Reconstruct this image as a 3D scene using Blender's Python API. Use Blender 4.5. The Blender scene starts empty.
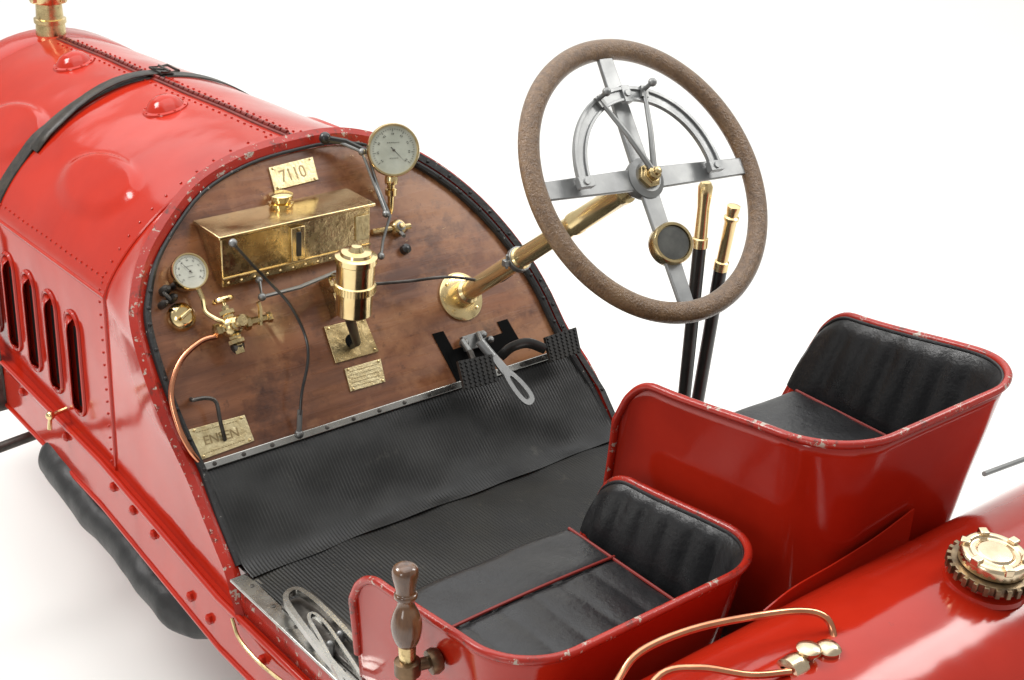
import bpy,bmesh,math,random
from mathutils import Vector as V, Matrix
random.seed(3)
PI=math.pi
SC=bpy.context.scene
COL=SC.collection
# ---------------- camera geometry
f=1480.0
R=V((1950,600,1480)).normalized()
F=V((-1365,786,1480)).normalized(); F=(F-R*F.dot(R)).normalized()
U=-(R.cross(F))
cx_=V((R.x,F.x,U.x)); cy_=V((R.y,F.y,U.y)); cf_=V((R.z,F.z,U.z))
C=V((-.43,0,.8))-(cx_*(-309/f*2.6)+cy_*(-130/f*2.6)+cf_*2.6)
def ray(px,py): return cx_*((px-512)/f)+cy_*((340-py)/f)+cf_
def onPl(px,py,p,n):
    d=ray(px,py); return C+d*((p-C).dot(n)/d.dot(n))
def onX(px,py,x): return onPl(px,py,V((x,0,0)),V((1,0,0)))
def onY(px,py,y): return onPl(px,py,V((0,y,0)),V((0,1,0)))
def onZ(px,py,z): return onPl(px,py,V((0,0,z)),V((0,0,1)))
TL=math.radians(36)
DO=V((0,0,.8)); du=V((1,0,0)); dv=V((0,math.sin(TL),math.cos(TL))); dn=V((0,-math.cos(TL),math.sin(TL)))
def dp(px,py,h=0): return onPl(px,py,DO+dn*h,dn)
def DW(u,v,h=0): return DO+du*u+dv*v+dn*h
cam=bpy.data.cameras.new('camera'); co=bpy.data.objects.new('camera',cam); COL.objects.link(co)
M=Matrix(((cx_.x,cy_.x,-cf_.x,C.x),(cx_.y,cy_.y,-cf_.y,C.y),(cx_.z,cy_.z,-cf_.z,C.z),(0,0,0,1)))
co.matrix_world=M; cam.lens=f/1024*36; cam.sensor_width=36; cam.clip_end=200; cam.clip_start=.05
SC.camera=co
# ---------------- materials
def mat(name,base,metal=0,rough=.4,coat=0,c2=None,nscale=6,stretch=(1,1,1),rvar=.0,bump=0,bscale=20,bump2=0,bscale2=4,chips=0,chipcol=(.25,.22,.2),chipscale=30,spec=.5,patch=None,patch2=None,patch3=None):
    m=bpy.data.materials.new(name); m.use_nodes=True; nt=m.node_tree; N=nt.nodes; L=nt.links
    b=N['Principled BSDF']; b.inputs['Base Color'].default_value=(*base,1); b.inputs['Metallic'].default_value=metal
    b.inputs['Roughness'].default_value=rough; b.inputs['Coat Weight'].default_value=coat; b.inputs['Coat Roughness'].default_value=.06
    b.inputs['Specular IOR Level'].default_value=spec
    tc=N.new('ShaderNodeTexCoord'); mp=N.new('ShaderNodeMapping'); mp.inputs['Scale'].default_value=stretch
    L.new(tc.outputs['Object'],mp.inputs['Vector'])
    def noise(s,det=5,src=mp.outputs['Vector'],r=.6):
        n=N.new('ShaderNodeTexNoise'); n.inputs['Scale'].default_value=s; n.inputs['Detail'].default_value=det; n.inputs['Roughness'].default_value=r
        L.new(src,n.inputs['Vector']); return n
    colsock=None
    if c2:
        n=noise(nscale,8); r=N.new('ShaderNodeValToRGB'); r.color_ramp.elements[0].position=.35; r.color_ramp.elements[1].position=.65
        r.color_ramp.elements[0].color=(*base,1); r.color_ramp.elements[1].color=(*c2,1)
        L.new(n.outputs['Fac'],r.inputs['Fac']); colsock=r.outputs['Color']; L.new(colsock,b.inputs['Base Color'])
    def over(scale,lo,hi,col,det=6,rr=.75):
        nonlocal colsock
        n=noise(scale,det,tc.outputs['Object'],rr); r=N.new('ShaderNodeMapRange'); r.inputs[1].default_value=lo; r.inputs[2].default_value=hi
        L.new(n.outputs['Fac'],r.inputs[0]); mx=N.new('ShaderNodeMix'); mx.data_type='RGBA'
        L.new(r.outputs[0],mx.inputs['Factor'])
        if colsock: L.new(colsock,mx.inputs['A'])
        else: mx.inputs['A'].default_value=(*base,1)
        mx.inputs['B'].default_value=(*col,1); colsock=mx.outputs['Result']; L.new(colsock,b.inputs['Base Color'])
    if patch: over(*patch)
    if patch2: over(*patch2)
    if patch3: over(*patch3)
    if rvar:
        n=noise(nscale*1.7,6); mr=N.new('ShaderNodeMapRange'); mr.inputs[1].default_value=.3; mr.inputs[2].default_value=.7
        mr.inputs[3].default_value=max(.02,rough-rvar); mr.inputs[4].default_value=rough+rvar
        L.new(n.outputs['Fac'],mr.inputs[0]); L.new(mr.outputs[0],b.inputs['Roughness'])
    if chips: over(chipscale,1-chips,1-chips+.01,chipcol)
    last=None
    def addb(h,s,d=.01):
        nonlocal last
        bp=N.new('ShaderNodeBump'); bp.inputs['Strength'].default_value=s; bp.inputs['Distance'].default_value=d
        L.new(h,bp.inputs['Height'])
        if last: L.new(last,bp.inputs['Normal'])
        last=bp.outputs['Normal']
    if bump2: addb(noise(bscale2,2,tc.outputs['Object'],.4).outputs['Fac'],bump2,.02)
    if bump: addb(noise(bscale,6).outputs['Fac'],bump,.004)
    if last:
        L.new(last,b.inputs['Normal']); 
        if coat: L.new(last,b.inputs['Coat Normal'])
    return m
RED=mat('red_paint',(.43,.021,.0075),0,.12,0,c2=(.335,.0145,.0055),nscale=3,rvar=.05,bump2=.2,bscale2=6,chips=.29,chipcol=(.12,.02,.012),chipscale=45,spec=.45,bump=.02,bscale=70)
REDW=mat('worn_red_paint',(.38,.019,.008),0,.26,0,c2=(.29,.014,.007),nscale=8,chips=.405,chipcol=(.40,.34,.28),chipscale=48,bump=.2,bscale=60,patch=(40,.56,.66,(.10,.022,.014)))
WOOD=mat('varnished_wood',(.10,.034,.015),0,.28,.4,c2=(.26,.102,.046),nscale=2.0,stretch=(1.2,12,12),bump=.04,bscale=30,rvar=.1,chips=.32,chipcol=(.50,.30,.14),chipscale=42,patch=(3.2,.47,.60,(.32,.145,.066)),patch2=(5,.54,.68,(.065,.023,.012)),patch3=(60,.57,.70,(.12,.045,.022)))
BRASS=mat('brass',(.84,.67,.36),1,.18,0,c2=(.72,.54,.27),nscale=14,rvar=.08,bump=.08,bscale=40,patch=(30,.6,.75,(.46,.34,.17)))
BRASSC=mat('column_brass',(.86,.68,.36),.85,.2,0,c2=(.78,.60,.30),nscale=14,rvar=.05,bump=.02,bscale=40)
BRASSD=mat('aged_brass',(.76,.60,.32),1,.25,0,c2=(.48,.36,.18),nscale=26,rvar=.1,bump=.25,bscale=50,patch=(60,.57,.7,(.24,.17,.08)))
ENGR=mat('engraved_brass',(.80,.69,.42),.85,.38,0,c2=(.6,.48,.26),nscale=70,bump=.3,bscale=160)
COPPER=mat('copper',(.78,.33,.18),1,.2,0,c2=(.55,.22,.12),nscale=20)
STEEL=mat('steel',(.30,.305,.30),.85,.45,0,c2=(.22,.22,.215),nscale=12,rvar=.08,bump=.05,bscale=60)
SPOKE=mat('spoke_steel',(.25,.255,.255),.55,.38,0,c2=(.34,.345,.34),nscale=14,rvar=.08,bump=.04,bscale=80)
STEELL=mat('bright_steel',(.50,.495,.47),1,.26,0,c2=(.38,.375,.35),nscale=12,rvar=.08,bump=.03,bscale=60)
DSTEEL=mat('dark_steel',(.12,.11,.10),.8,.4,0,c2=(.05,.045,.04),nscale=30,bump=.2)
BLACK=mat('black_enamel',(.010,.010,.010),0,.3,.2,c2=(.025,.023,.02),nscale=20)
HOLE=mat('dark_opening',(.004,.004,.004),0,.9,spec=.1)
LEATH=mat('black_leather',(.009,.009,.010),0,.33,0,c2=(.016,.016,.017),nscale=10,rvar=.08,bump=.3,bscale=100,bump2=.12,bscale2=13,spec=.45)
STRAPM=mat('strap_leather',(.012,.011,.010),0,.45,0,c2=(.04,.03,.02),nscale=40,bump=.4,bscale=80)
RUB=mat('ribbed_rubber',(.0075,.0075,.0075),0,.42,0,c2=(.013,.013,.012),nscale=9,rvar=.1,bump2=.3,bscale2=8,patch=(18,.62,.75,(.05,.046,.04)),spec=.38)
MATM=mat('worn_floor_mat',(.0075,.0075,.007),0,.5,0,c2=(.015,.014,.011),nscale=7,bump=.2,bscale=60,patch=(24,.60,.78,(.06,.052,.038)),spec=.35)
TRIM=mat('black_rubber_trim',(.010,.010,.010),0,.5,0,chips=.36,chipcol=(.35,.33,.3),chipscale=80,bump=.4,bscale=60)
DIAL=mat('dial_face',(.50,.52,.44),0,.2,.6,c2=(.40,.42,.35),nscale=30)
DIALW=mat('pale_dial_face',(.60,.60,.52),0,.25,.6,c2=(.48,.48,.4),nscale=30)
INK=mat('dial_ink',(.05,.05,.045),0,.5)
RIMW=mat('wheel_rim_brown',(.11,.058,.025),0,.28,.35,c2=(.20,.112,.050),nscale=110,bump=.7,bscale=260,patch=(9,.5,.7,(.22,.13,.06)))
HANDW=mat('handle_wood',(.045,.016,.007),0,.2,.6,c2=(.17,.08,.033),nscale=16,stretch=(3,3,.7))
WRAP=mat('black_canvas_wrap',(.009,.009,.009),0,.5,0,c2=(.022,.022,.022),nscale=20,bump=.4,bscale=40,bump2=.9,bscale2=9)
PIPING=mat('red_piping',(.22,.016,.01),0,.5)
FLOORM=mat('studio_white',(.89,.885,.855),0,.6,0,c2=(.88,.88,.85),nscale=.6,spec=.2)
# ---------------- mesh helper
def spl(pts,n=6,closed=False):
    pts=[V(p) for p in pts]; out=[]; L=len(pts)
    rng=range(L) if closed else range(L-1)
    for i in rng:
        p1=pts[i]; p2=pts[(i+1)%L]
        p0=pts[i-1] if (i>0 or closed) else p1*2-p2
        p3=pts[(i+2)%L] if (i+2<L or closed) else p2*2-p1
        for k in range(n):
            t=k/n
            out.append(.5*((2*p1)+(p2-p0)*t+(2*p0-5*p1+4*p2-p3)*t*t+(3*p1-p0-3*p2+p3)*t**3))
    if not closed: out.append(pts[-1])
    return out
def resamp(pts,n):
    pts=[V(p) for p in pts]; d=[0]
    for a,b in zip(pts,pts[1:]): d.append(d[-1]+(b-a).length)
    out=[];j=0
    for i in range(n):
        s=d[-1]*i/(n-1)
        while j<len(d)-2 and d[j+1]<s: j+=1
        t=(s-d[j])/max(1e-9,d[j+1]-d[j]); out.append(pts[j].lerp(pts[j+1],min(1,t)))
    return out
def perp(a):
    a=a.normalized(); t=V((0,0,1)) if abs(a.z)<.9 else V((1,0,0))
    x=a.cross(t).normalized(); return x,a.cross(x).normalized()
class MB:
    def __init__(s): s.v=[]; s.f=[]
    def add(s,vs,fs):
        o=len(s.v); s.v+= [V(p) for p in vs]; s.f+=[tuple(i+o for i in q) for q in fs]; return s
    def box(s,c,sz,ax=None):
        c=V(c); ax=ax or (V((1,0,0)),V((0,1,0)),V((0,0,1)))
        vs=[c+ax[0]*(sz[0]/2*i)+ax[1]*(sz[1]/2*j)+ax[2]*(sz[2]/2*k) for i in(-1,1) for j in(-1,1) for k in(-1,1)]
        return s.add(vs,[(0,1,3,2),(4,6,7,5),(0,4,5,1),(2,3,7,6),(0,2,6,4),(1,5,7,3)])
    def tube(s,pts,r,n=12,closed=False,flat=1.0,up=None):
        pts=[V(p) for p in pts]; L=len(pts); rr=r if isinstance(r,(list,tuple)) else [r]*L
        x=None; vs=[]
        for i,p in enumerate(pts):
            a=pts[(i+1)%L] if (i<L-1 or closed) else p; b=pts[i-1] if (i>0 or closed) else p
            t=(a-b).normalized()
            if x is None: x=perp(t)[0] if up is None else (up-t*up.dot(t)).normalized()
            else: x=(x-t*x.dot(t)).normalized()
            if up is not None: x=(up-t*up.dot(t)).normalized()
            y=t.cross(x)
            for k in range(n):
                an=2*PI*k/n; vs.append(p+x*(math.cos(an)*rr[i]*flat)+y*(math.sin(an)*rr[i]))
        fs=[]
        for i in range(L if closed else L-1):
            j=(i+1)%L
            for k in range(n): fs.append((i*n+k,i*n+(k+1)%n,j*n+(k+1)%n,j*n+k))
        if not closed: fs+= [tuple(range(n))[::-1],tuple(range((L-1)*n,L*n))]
        return s.add(vs,fs)
    def band(s,pts,w,th,up,closed=True):
        pts=[V(p) for p in pts]; L=len(pts); vs=[]
        for i,p in enumerate(pts):
            a=pts[(i+1)%L] if (i<L-1 or closed) else p; b=pts[i-1] if (i>0 or closed) else p
            t=(a-b).normalized(); y=up.cross(t).normalized()
            vs+=[p-y*w/2,p+y*w/2,p+y*w/2+up*th,p-y*w/2+up*th]
        fs=[]
        for i in range(L if closed else L-1):
            j=(i+1)%L
            for k in range(4): fs.append((i*4+k,i*4+(k+1)%4,j*4+(k+1)%4,j*4+k))
        if not closed: fs+=[(0,1,2,3),((L-1)*4,(L-1)*4+1,(L-1)*4+2,(L-1)*4+3)]
        return s.add(vs,fs)
    def lathe(s,o,ax,prof,n=28):
        o=V(o); ax=V(ax).normalized(); x,y=perp(ax); vs=[];fs=[]
        for r,h in prof:
            for k in range(n):
                an=2*PI*k/n; vs.append(o+ax*h+x*(math.cos(an)*r)+y*(math.sin(an)*r))
        for i in range(len(prof)-1):
            for k in range(n): fs.append((i*n+k,i*n+(k+1)%n,(i+1)*n+(k+1)%n,(i+1)*n+k))
        fs+= [tuple(range(n))[::-1],tuple(range((len(prof)-1)*n,len(prof)*n))]
        return s.add(vs,fs)
    def prism(s,pts,off):
        pts=[V(p) for p in pts]; n=len(pts); off=V(off)
        return s.add(pts+[p+off for p in pts],[tuple(range(n))[::-1],tuple(range(n,2*n))]+[(i,(i+1)%n,n+(i+1)%n,n+i) for i in range(n)])
    def grid(s,rows,closed=False):
        m=len(rows[0]); vs=[p for r in rows for p in r]; fs=[]
        for i in range(len(rows)-1):
            for k in range(m if closed else m-1): fs.append((i*m+k,i*m+(k+1)%m,(i+1)*m+(k+1)%m,(i+1)*m+k))
        return s.add(vs,fs)
    def ball(s,c,r,ax=V((0,0,1)),fl=1.0,n=10):
        return s.lathe(c,ax,[(max(1e-4,r*math.cos(a)),r*fl*math.sin(a)) for a in [(-.5+k/8)*PI for k in range(9)]],n)
    def build(s,name,m,parent,label=None,bevel=0,solid=0,ang=38,soff=-1):
        me=bpy.data.meshes.new(name); me.from_pydata([tuple(p) for p in s.v],[],s.f)
        bm=bmesh.new(); bm.from_mesh(me); bmesh.ops.recalc_face_normals(bm,faces=bm.faces); bm.to_mesh(me); bm.free()
        me.materials.append(m)
        for p in me.polygons: p.use_smooth=True
        me.set_sharp_from_angle(angle=math.radians(ang))
        o=bpy.data.objects.new(name,me); COL.objects.link(o)
        if parent: o.parent=parent
        if label: o['label']=label
        if solid:
            q=o.modifiers.new('s','SOLIDIFY'); q.thickness=solid; q.offset=soff
        if bevel:
            q=o.modifiers.new('b','BEVEL'); q.width=bevel; q.segments=3; q.limit_method='ANGLE'
        return o
car=bpy.data.objects.new('racing_car',None); COL.objects.link(car)
car['label']='antique red open racing car with brass fittings, wooden dashboard and two black leather seats'; car['category']='car'
# ---------------- bonnet
def smooth(a,b,x):
    t=max(0,min(1,(x-a)/(b-a))); return t*t*(3-2*t)
def bw(Y): return .413-.035*(Y-.4)
def bt(Y): return 1.228-.045*(Y-.4)-.02*max(0,Y-1.1)**2
def bh(Y): return .977-.06*(Y-.4)
BULGE=[(-.295,.66),(-.28,1.14),(.295,.66),(.28,1.14)]
def bz(x,Y):
    q=min(1,abs(x)/bw(Y)); z=bh(Y)+(bt(Y)-bh(Y))*max(0,1-q*q)**.75
    for a,b in BULGE:
        d=math.sqrt(((x-a)/.060)**2+((Y-b)/.16)**2); z+=.011*(1-smooth(.70,1.05,d))
    z+=.0013*math.sin(x*19+Y*7)*math.sin(Y*15+1.3)
    return z
def bn(x,Y):
    e=.004; return V((-(bz(x+e,Y)-bz(x-e,Y))/(2*e),-(bz(x,Y+e)-bz(x,Y-e))/(2*e),1)).normalized()
mb=MB(); rows=[]
for i in range(161):
    Y=.4+1.1*i/160; rows.append([V((bw(Y)*math.sin(a),Y,bz(bw(Y)*math.sin(a),Y))) for a in [(-.5+k/180)*PI for k in range(181)]])
mb.grid(rows)
def rivet(mb,p,n,r=.0045): mb.lathe(p,n,[(r,-.001),(r,.0008),(r*.7,.0025),(r*.1,.0032)],8)
for a in [(-.47+.94*k/30)*PI for k in range(31)]:
    x=bw(.425)*math.sin(a); 
    if abs(x)>.02: rivet(mb,V((x,.425,bz(x,.425))),bn(x,.425),.003)
for k in range(40):
    Y=.43+k*.026; 
    for sx in (-1,1): x=sx*(bw(Y)-.012); rivet(mb,V((x,Y,bz(x,Y))),bn(x,Y),.003)
    for sx in (-.026,.026): rivet(mb,V((sx,Y,bz(sx,Y))),V((0,0,1)),.003)
bon=mb.build('bonnet',RED,car)
mb=MB(); rows=[]
for Y,k in ((1.5,1.0),(1.515,1.015),(1.60,1.015),(1.62,.99),(1.62,.2)):
    rows.append([V((k*bw(1.5)*math.sin(a),Y,.95+(bz(bw(1.5)*math.sin(a),1.5)-.95)*k)) for a in [(-.5+j/40)*PI for j in range(41)]]+[V((k*bw(1.5),Y,.5)),V((-k*bw(1.5),Y,.5))])
mb.grid(rows,closed=True).build('radiator_shell',RED,car)
mb=MB(); pr=[(-.011,0),(-.010,.003),(-.003,.004),(0,.007),(.003,.004),(.010,.003),(.011,0)]
mb.grid([[V((x,Y,bz(0,Y)+h)) for x,h in pr] for Y in [.402+1.09*k/30 for k in range(31)]])
for k in range(48): 
    y0=.41+k*.0226; mb.tube([V((0,y0,bz(0,y0)+.006)),V((0,y0+.018,bz(0,y0+.018)+.006))],.0045,8)
mb.build('hinge',mat('dark_red_hinge',(.10,.012,.008),.2,.4,.1,c2=(.22,.02,.012),nscale=40),bon)
for x,Y in ((-.085,.765),(-.075,1.245)):
    n=bn(x,Y); mb=MB(); mb.lathe(V((x,Y,bz(x,Y))),n,[(.050,-.004),(.048,.002),(.041,.004),(.037,.010),(.029,.019),(.016,.026),(.001,.029)],32)
    for k in range(8):
        an=k*PI/4; xx,yy=perp(n); rivet(mb,V((x,Y,bz(x,Y)))+xx*.044*math.cos(an)+yy*.044*math.sin(an)+n*.002,n,.003)
    mb.build('dome_cover',RED,bon)
for sx in (-1,1):
    mb=MB(); rows=[]
    for i in range(12):
        Y=.4+1.1*i/11; rows.append([V((sx*(bw(Y)+ (0 if z==0 else .002)),Y,bh(Y)+(.585-bh(Y))*z)) for z in (0,.02,.5,1)])
    mb.grid(rows)
    mb.tube([V((sx*bw(Y),Y,bh(Y))) for Y in [.4+1.1*k/12 for k in range(13)]],.004,10)
    mb.tube([V((sx*(bw(Y)+.001),Y,.59)) for Y in [.4,1.5]],.005,8)
    for k in range(14): rivet(mb,V((sx*(bw(.42)+.002),.42,.61+k*.027)),V((sx,0,0)),.0028)
    mb.build('side_panel',RED,bon)
    for k in range(8):
        Y=.57+k*.118; X=sx*(bw(Y)+.002); zt,zb_=.866,.664
        rr=[]
        for j in range(17):
            t=j/16; z=zb_-.008+(zt-zb_+.016)*t; e=min(1,min(t,1-t)/.13); e=max(0,1-(1-e)**2)**.5
            rr.append([V((X+sx*.020*e*math.sin(q*PI/2)**.8,Y-.010+.036*(1-q),z)) for q in [i/8 for i in range(9)]])
        m2=MB().grid(rr)
        path=[V((X+sx*.002,Y+.030*math.cos(a)-.0,z0+.028*math.sin(a))) for z0,aa in ((zt-.014,range(0,181,20)),(zb_+.014,range(180,361,20))) for a in [math.radians(q) for q in aa]]
        m2.tube(path,.005,8,closed=True)
        m2.build('louvre',RED,bon,solid=.002)
        MB().box((X+sx*.0035,Y-.017,(zt+zb_)/2),(.004,.012,.18)).build('vent_slot',HOLE,bon,bevel=.0015)
# strap
mb=MB(); pts=[]
for k in range(61):
    a=(-.5+k/60)*PI; Y=1.0; x=bw(Y)*math.sin(a); n=bn(max(-.37,min(.37,x)),Y)
    if k in(0,60): n=V((math.copysign(1,x),0,.3)).normalized()
    pts.append((V((x,Y,bz(x,Y))),n))
for sx in(-1,1):
    ex=[(V((sx*(bw(1)+.022),1.0,z)),V((sx,0,0))) for z in (.90,.75,.5)]
    pts=(ex[::-1]+pts) if sx<0 else pts+ex
rows=[[p+n*.002+V((0,-.021,0)),p+n*.005+V((0,-.020,0)),p+n*.0055,p+n*.005+V((0,.020,0)),p+n*.002+V((0,.021,0))] for p,n in pts]
st=mb.grid(rows).build('bonnet_strap',STRAPM,car)
def strp(x0,x1,Y0,Y1,h): return [[V((x,y,bz(x,1.0)+h+(0.009*math.sin((x-x0)/(x1-x0)*PI))))+V((0,s*.017,0)) for s in(-1,0,1)] for x,y in [(x0+(x1-x0)*k/10,Y0+(Y1-Y0)*k/10) for k in range(11)]]
MB().grid(strp(-.30,.05,.97,1.0,.009)).build('strap_end',STRAPM,st,solid=.003)
mb=MB(); p=V((.035,1.0,bz(.035,1)+.015)); mb.tube([p+V((a,b,0)) for a,b in((-.022,-.027),(.022,-.027),(.022,.027),(-.022,.027))],.0035,8,closed=True); mb.tube([p+V((0,-.027,.002)),p+V((0,.027,.002))],.003,8); mb.tube([p,p+V((-.028,0,.006))],.0025,8)
mb.build('buckle',DSTEEL,st)
rc=V((0,1.545,bt(1.5)-.02)); mb=MB()
mb.lathe(rc,(0,0,1),[(.05,0),(.05,.012),(.038,.016),(.036,.05),(.040,.052),(.040,.062),(.034,.064),(.032,.10),(.045,.104),(.047,.11),(.047,.122),(.04,.128),(.01,.13)])
cp=mb.build('radiator_cap',BRASSD,car)
for k in range(4): MB().box(rc+V((.048*math.cos(k*PI/2+.4),.048*math.sin(k*PI/2+.4),.115)),(.012,.012,.012)).build('lug',BRASS,cp,bevel=.002)
# ---------------- dashboard outline
WO=[(203,470),(180,420),(161,370),(149,326),(149,300),(157,264),(178,226),(206,192),(250,166),(300,151),(338,145),(375,150),(415,167),(450,190),(482,219),(512,255),(535,292),(553,330),(566,352)]
wo=spl([dp(x,y) for x,y in WO],5)
def offs(pl,d,h=0):
    out=[]
    for i,p in enumerate(pl):
        t=(pl[min(i+1,len(pl)-1)]-pl[max(i-1,0)]).normalized(); n=t.cross(dn); 
        cen=DW(0,.2); 
        if n.dot(p-cen)<0: n=-n
        out.append(p+n*d+dn*h)
    return out
dash=MB().prism(wo,dn*-.02).build('dashboard',WOOD,car)
outer=offs(wo,.022)
ks=max(i for i,p in enumerate(outer[:40]) if p.x==min(q.x for q in outer[:40]))
kr=len(outer)-26
lside=[V((-.452,-.17,.585)),V((-.452,-.13,.67)),V((-.452,-.03,.77))]+outer[:ks+1]
arch=outer[ks:kr+1]
rside=outer[kr:]+[V((.45,-.03,.77)),V((.452,-.13,.67)),V((.452,-.17,.585))]
Yh=.398
fl=[V((-.415,Yh,.585)),V((-.413,Yh,.977))]
fa=[V((bw(.4)*math.sin(a),Yh,bz(bw(.4)*math.sin(a),.4)-.003)) for a in [(-.5+k/80)*PI for k in range(81)]]
fr=[V((.413,Yh,.977)),V((.415,Yh,.585))]
rear=resamp(lside,24)+resamp(arch,70)[1:]+resamp(rside,24)[1:]
front=resamp(fl,24)+resamp(fa,70)[1:]+resamp(fr,24)[1:]
rows=[]
for j in range(9):
    t=j/8; rows.append([a.lerp(b,t) for a,b in zip(front,rear)])
mb=MB().grid(rows)
mb.tube(front,.0045,8)
cowl=mb.build('cowl',RED,car)
MB().tube([p+dn*.003 for p in rear],.014,4,flat=.35,up=dn).build('cowl_edge',REDW,cowl)
tr=offs(wo,.003,.006)
path=[V((-.438,-.13,.675)),V((-.437,-.06,.745))]+tr+[V((.437,-.06,.745)),V((.438,-.13,.675))]
def trr(p): 
    if p.z<1.0 or p.x>.16: return .0075
    return .0035+.004*(1-smooth(1.02,1.17,p.z))
mb=MB(); mb.tube(path,[trr(p) for p in path],8)
for p in tr[::3]:
    if trr(p)>.0055: rivet(mb,p+dn*trr(p),dn,.004)
mb.build('edge_trim',TRIM,dash)
i0=len(wo)//2+10
mb=MB(); o1=offs(wo,.012)[i0:]; o1=o1+[V((.445,-.07,.735)),V((.446,-.13,.67))]
mb.grid([[p+dn*.012 for p in o1],[p+dn*.014+(p-DW(0,.15)).normalized()*.014 for p in o1],[p-dn*.03+(p-DW(0,.15)).normalized()*.016 for p in o1]])
for p in o1[::3]: rivet(mb,p+dn*.013+(p-DW(0,.15)).normalized()*.007,dn,.004)
mb.build('edge_trim',TRIM,cowl)
# ---------------- floor & toe board (moulded ribs run fore and aft)
def wr(x,y): return .0038*math.sin(x*13+y*9+1)*math.sin(y*34+x*5)+.002*math.sin(x*41+2)*math.sin(y*60+1)
NR=130; RX=[-.435+.87*k/(NR*5) for k in range(NR*5+1)]
def rib(k): return .0015*(max(0,math.sin(k/5*2*PI))**.6)
prof=[(0.006,.808),(-.02,.786),(-.05,.757),(-.08,.727),(-.105,.703),(-.122,.689),(-.134,.681),(-.15,.6755),(-.17,.673)]
pp=resamp([V((0,a,b)) for a,b in prof],26); rows=[]
for p in pp:
    k=max(0,(-.13-p.y)/.04)
    rows.append([V((x,p.y-k*(.0025*math.sin(x*11)+.0015*math.sin(x*37))-.7*rib(i),p.z+.7*rib(i)+wr(x,p.y)*smooth(0,.04,-p.y)*(1-.8*min(1,k)))) for i,x in enumerate(RX)])
MB().grid(rows).build('toe_board_mat',RUB,car,ang=80)
rows=[]
for i in range(40):
    y=-.10-.85*i/39; rows.append([V((x,y,.6695+rib(j)+wr(x*1.3,y*.6)*.5)) for j,x in enumerate(RX)])
MB().grid(rows).build('floor_mat',MATM,car,ang=80)
ks_=MB().box(DW(0,.004,.007),(.86,.014,.006),(du,dv,dn)).build('kick_strip',STEELL,car,bevel=.0015)
for k in range(15): MB().lathe(DW(-.41+k*.0585,.004,.010),dn,[(.004,-.001),(.004,.0015),(.002,.002)],10).build('screw',DSTEEL,ks_)
# chassis
def rx(y): return .462 if y<-.1 else .462-(y+.1)/.55*.037 if y<.45 else .425-(y-.45)/1.17*.025
for sx in(-1,1):
    mb=MB()
    mb.prism([V((sx*.462,-1.6,.60)),V((sx*.462,-.1,.60)),V((sx*.425,.45,.60)),V((sx*.40,1.62,.60)),V((sx*.36,1.62,.60)),V((sx*.38,.45,.60)),V((sx*.40,-.1,.60)),V((sx*.40,-1.6,.60))],V((0,0,-.115)))
    mb.tube([V((sx*rx(y),y,.597)) for y in (-1.6,-.1,.45,1.6)],.007,8)
    mb.tube([V((sx*rx(y),y,.487)) for y in (-1.6,-.1,.45,1.6)],.006,8)
    ra_=mb.build('frame_rail',RED,car,bevel=.003)
    for y,z in ((.38,.575),(.28,.575),(.18,.575),(.62,.575),(.86,.575),(1.1,.575),(.02,.53),(-.06,.53),(-.25,.56),(-.5,.56),(-.75,.56)):
        MB().lathe(V((sx*rx(y),y,z)),V((sx,0,0)),[(.010,0),(.010,.006),(.006,.010),(.001,.011)],6).build('bolt',RED,ra_)
    mb=MB(); mb.grid([[V((sx*.452,y,.595)),V((sx*.455,y,.63)),V((sx*.452,y,.655)),V((sx*.44,y,.664)),V((sx*.40,y,.664))] for y in (-.165,-.4,-.7,-1.0)])
    mb.build('sill',REDW,car,solid=.004)
ss=MB().box((-.446,-.45,.667),(.042,.6,.006)).build('step_strip',STEELL,car,bevel=.002)
for k in range(8): MB().lathe((-.446,-.19-k*.07,.669),(0,0,1),[(.004,0),(.004,.002),(.002,.003)],10).build('screw',DSTEEL,ss)
rnd=random.Random(9); ph=[rnd.uniform(0,6) for _ in range(12)]
NPW=150; rows=[]
for k in range(NPW):
    u=k/(NPW-1); y=.78-.72*u; z=.464-.082*u; xc=-.400+.05*smooth(.82,1.0,u); e=(min(1,(k+1.5)/10)**.5)*(min(1,(NPW-k)/14)**.5)
    ring=[]
    for j in range(40):
        a=2*PI*j/40
        w_=.0005*math.sin(y*75+a*1+ph[0])+.0006*math.sin(y*48-a*2+ph[1])+.0028*math.sin(y*17+a+ph[2])+.0014*math.sin(y*31-a*2+ph[3])
        ring.append(V((xc+(.048+w_)*e*math.cos(a),y,z+(.048+w_)*e*math.sin(a))))
    rows.append(ring)
m_=MB().grid(rows,closed=True); m_.add(rows[0],[tuple(range(40))]); m_.add(rows[-1],[tuple(range(40))]); m_.build('wrapped_pipe',WRAP,car)
MB().tube([V((-.75,.9,.405)),V((-.3,.9,.445))],.012,12).build('track_rod',DSTEEL,car)
MB().box((-.40,1.02,.52),(.10,.08,.10)).build('spring_hanger',DSTEEL,car,bevel=.012)
mb=MB(); mb.tube(spl([onX(232,618,-.474),onX(240,640,-.474),onX(262,665,-.474),onX(300,695,-.474)],5),.0035,8); mb.build('fuel_line',BRASSD,car)
mb=MB(); p=onX(62,410,-.42); mb.tube([p+V((.01,0,0)),p+V((-.03,-.01,0)),p+V((-.035,-.012,-.03))],.005,8); mb.ball(p+V((-.03,-.01,0)),.01); mb.build('drain_tap',BRASS,car)
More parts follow.
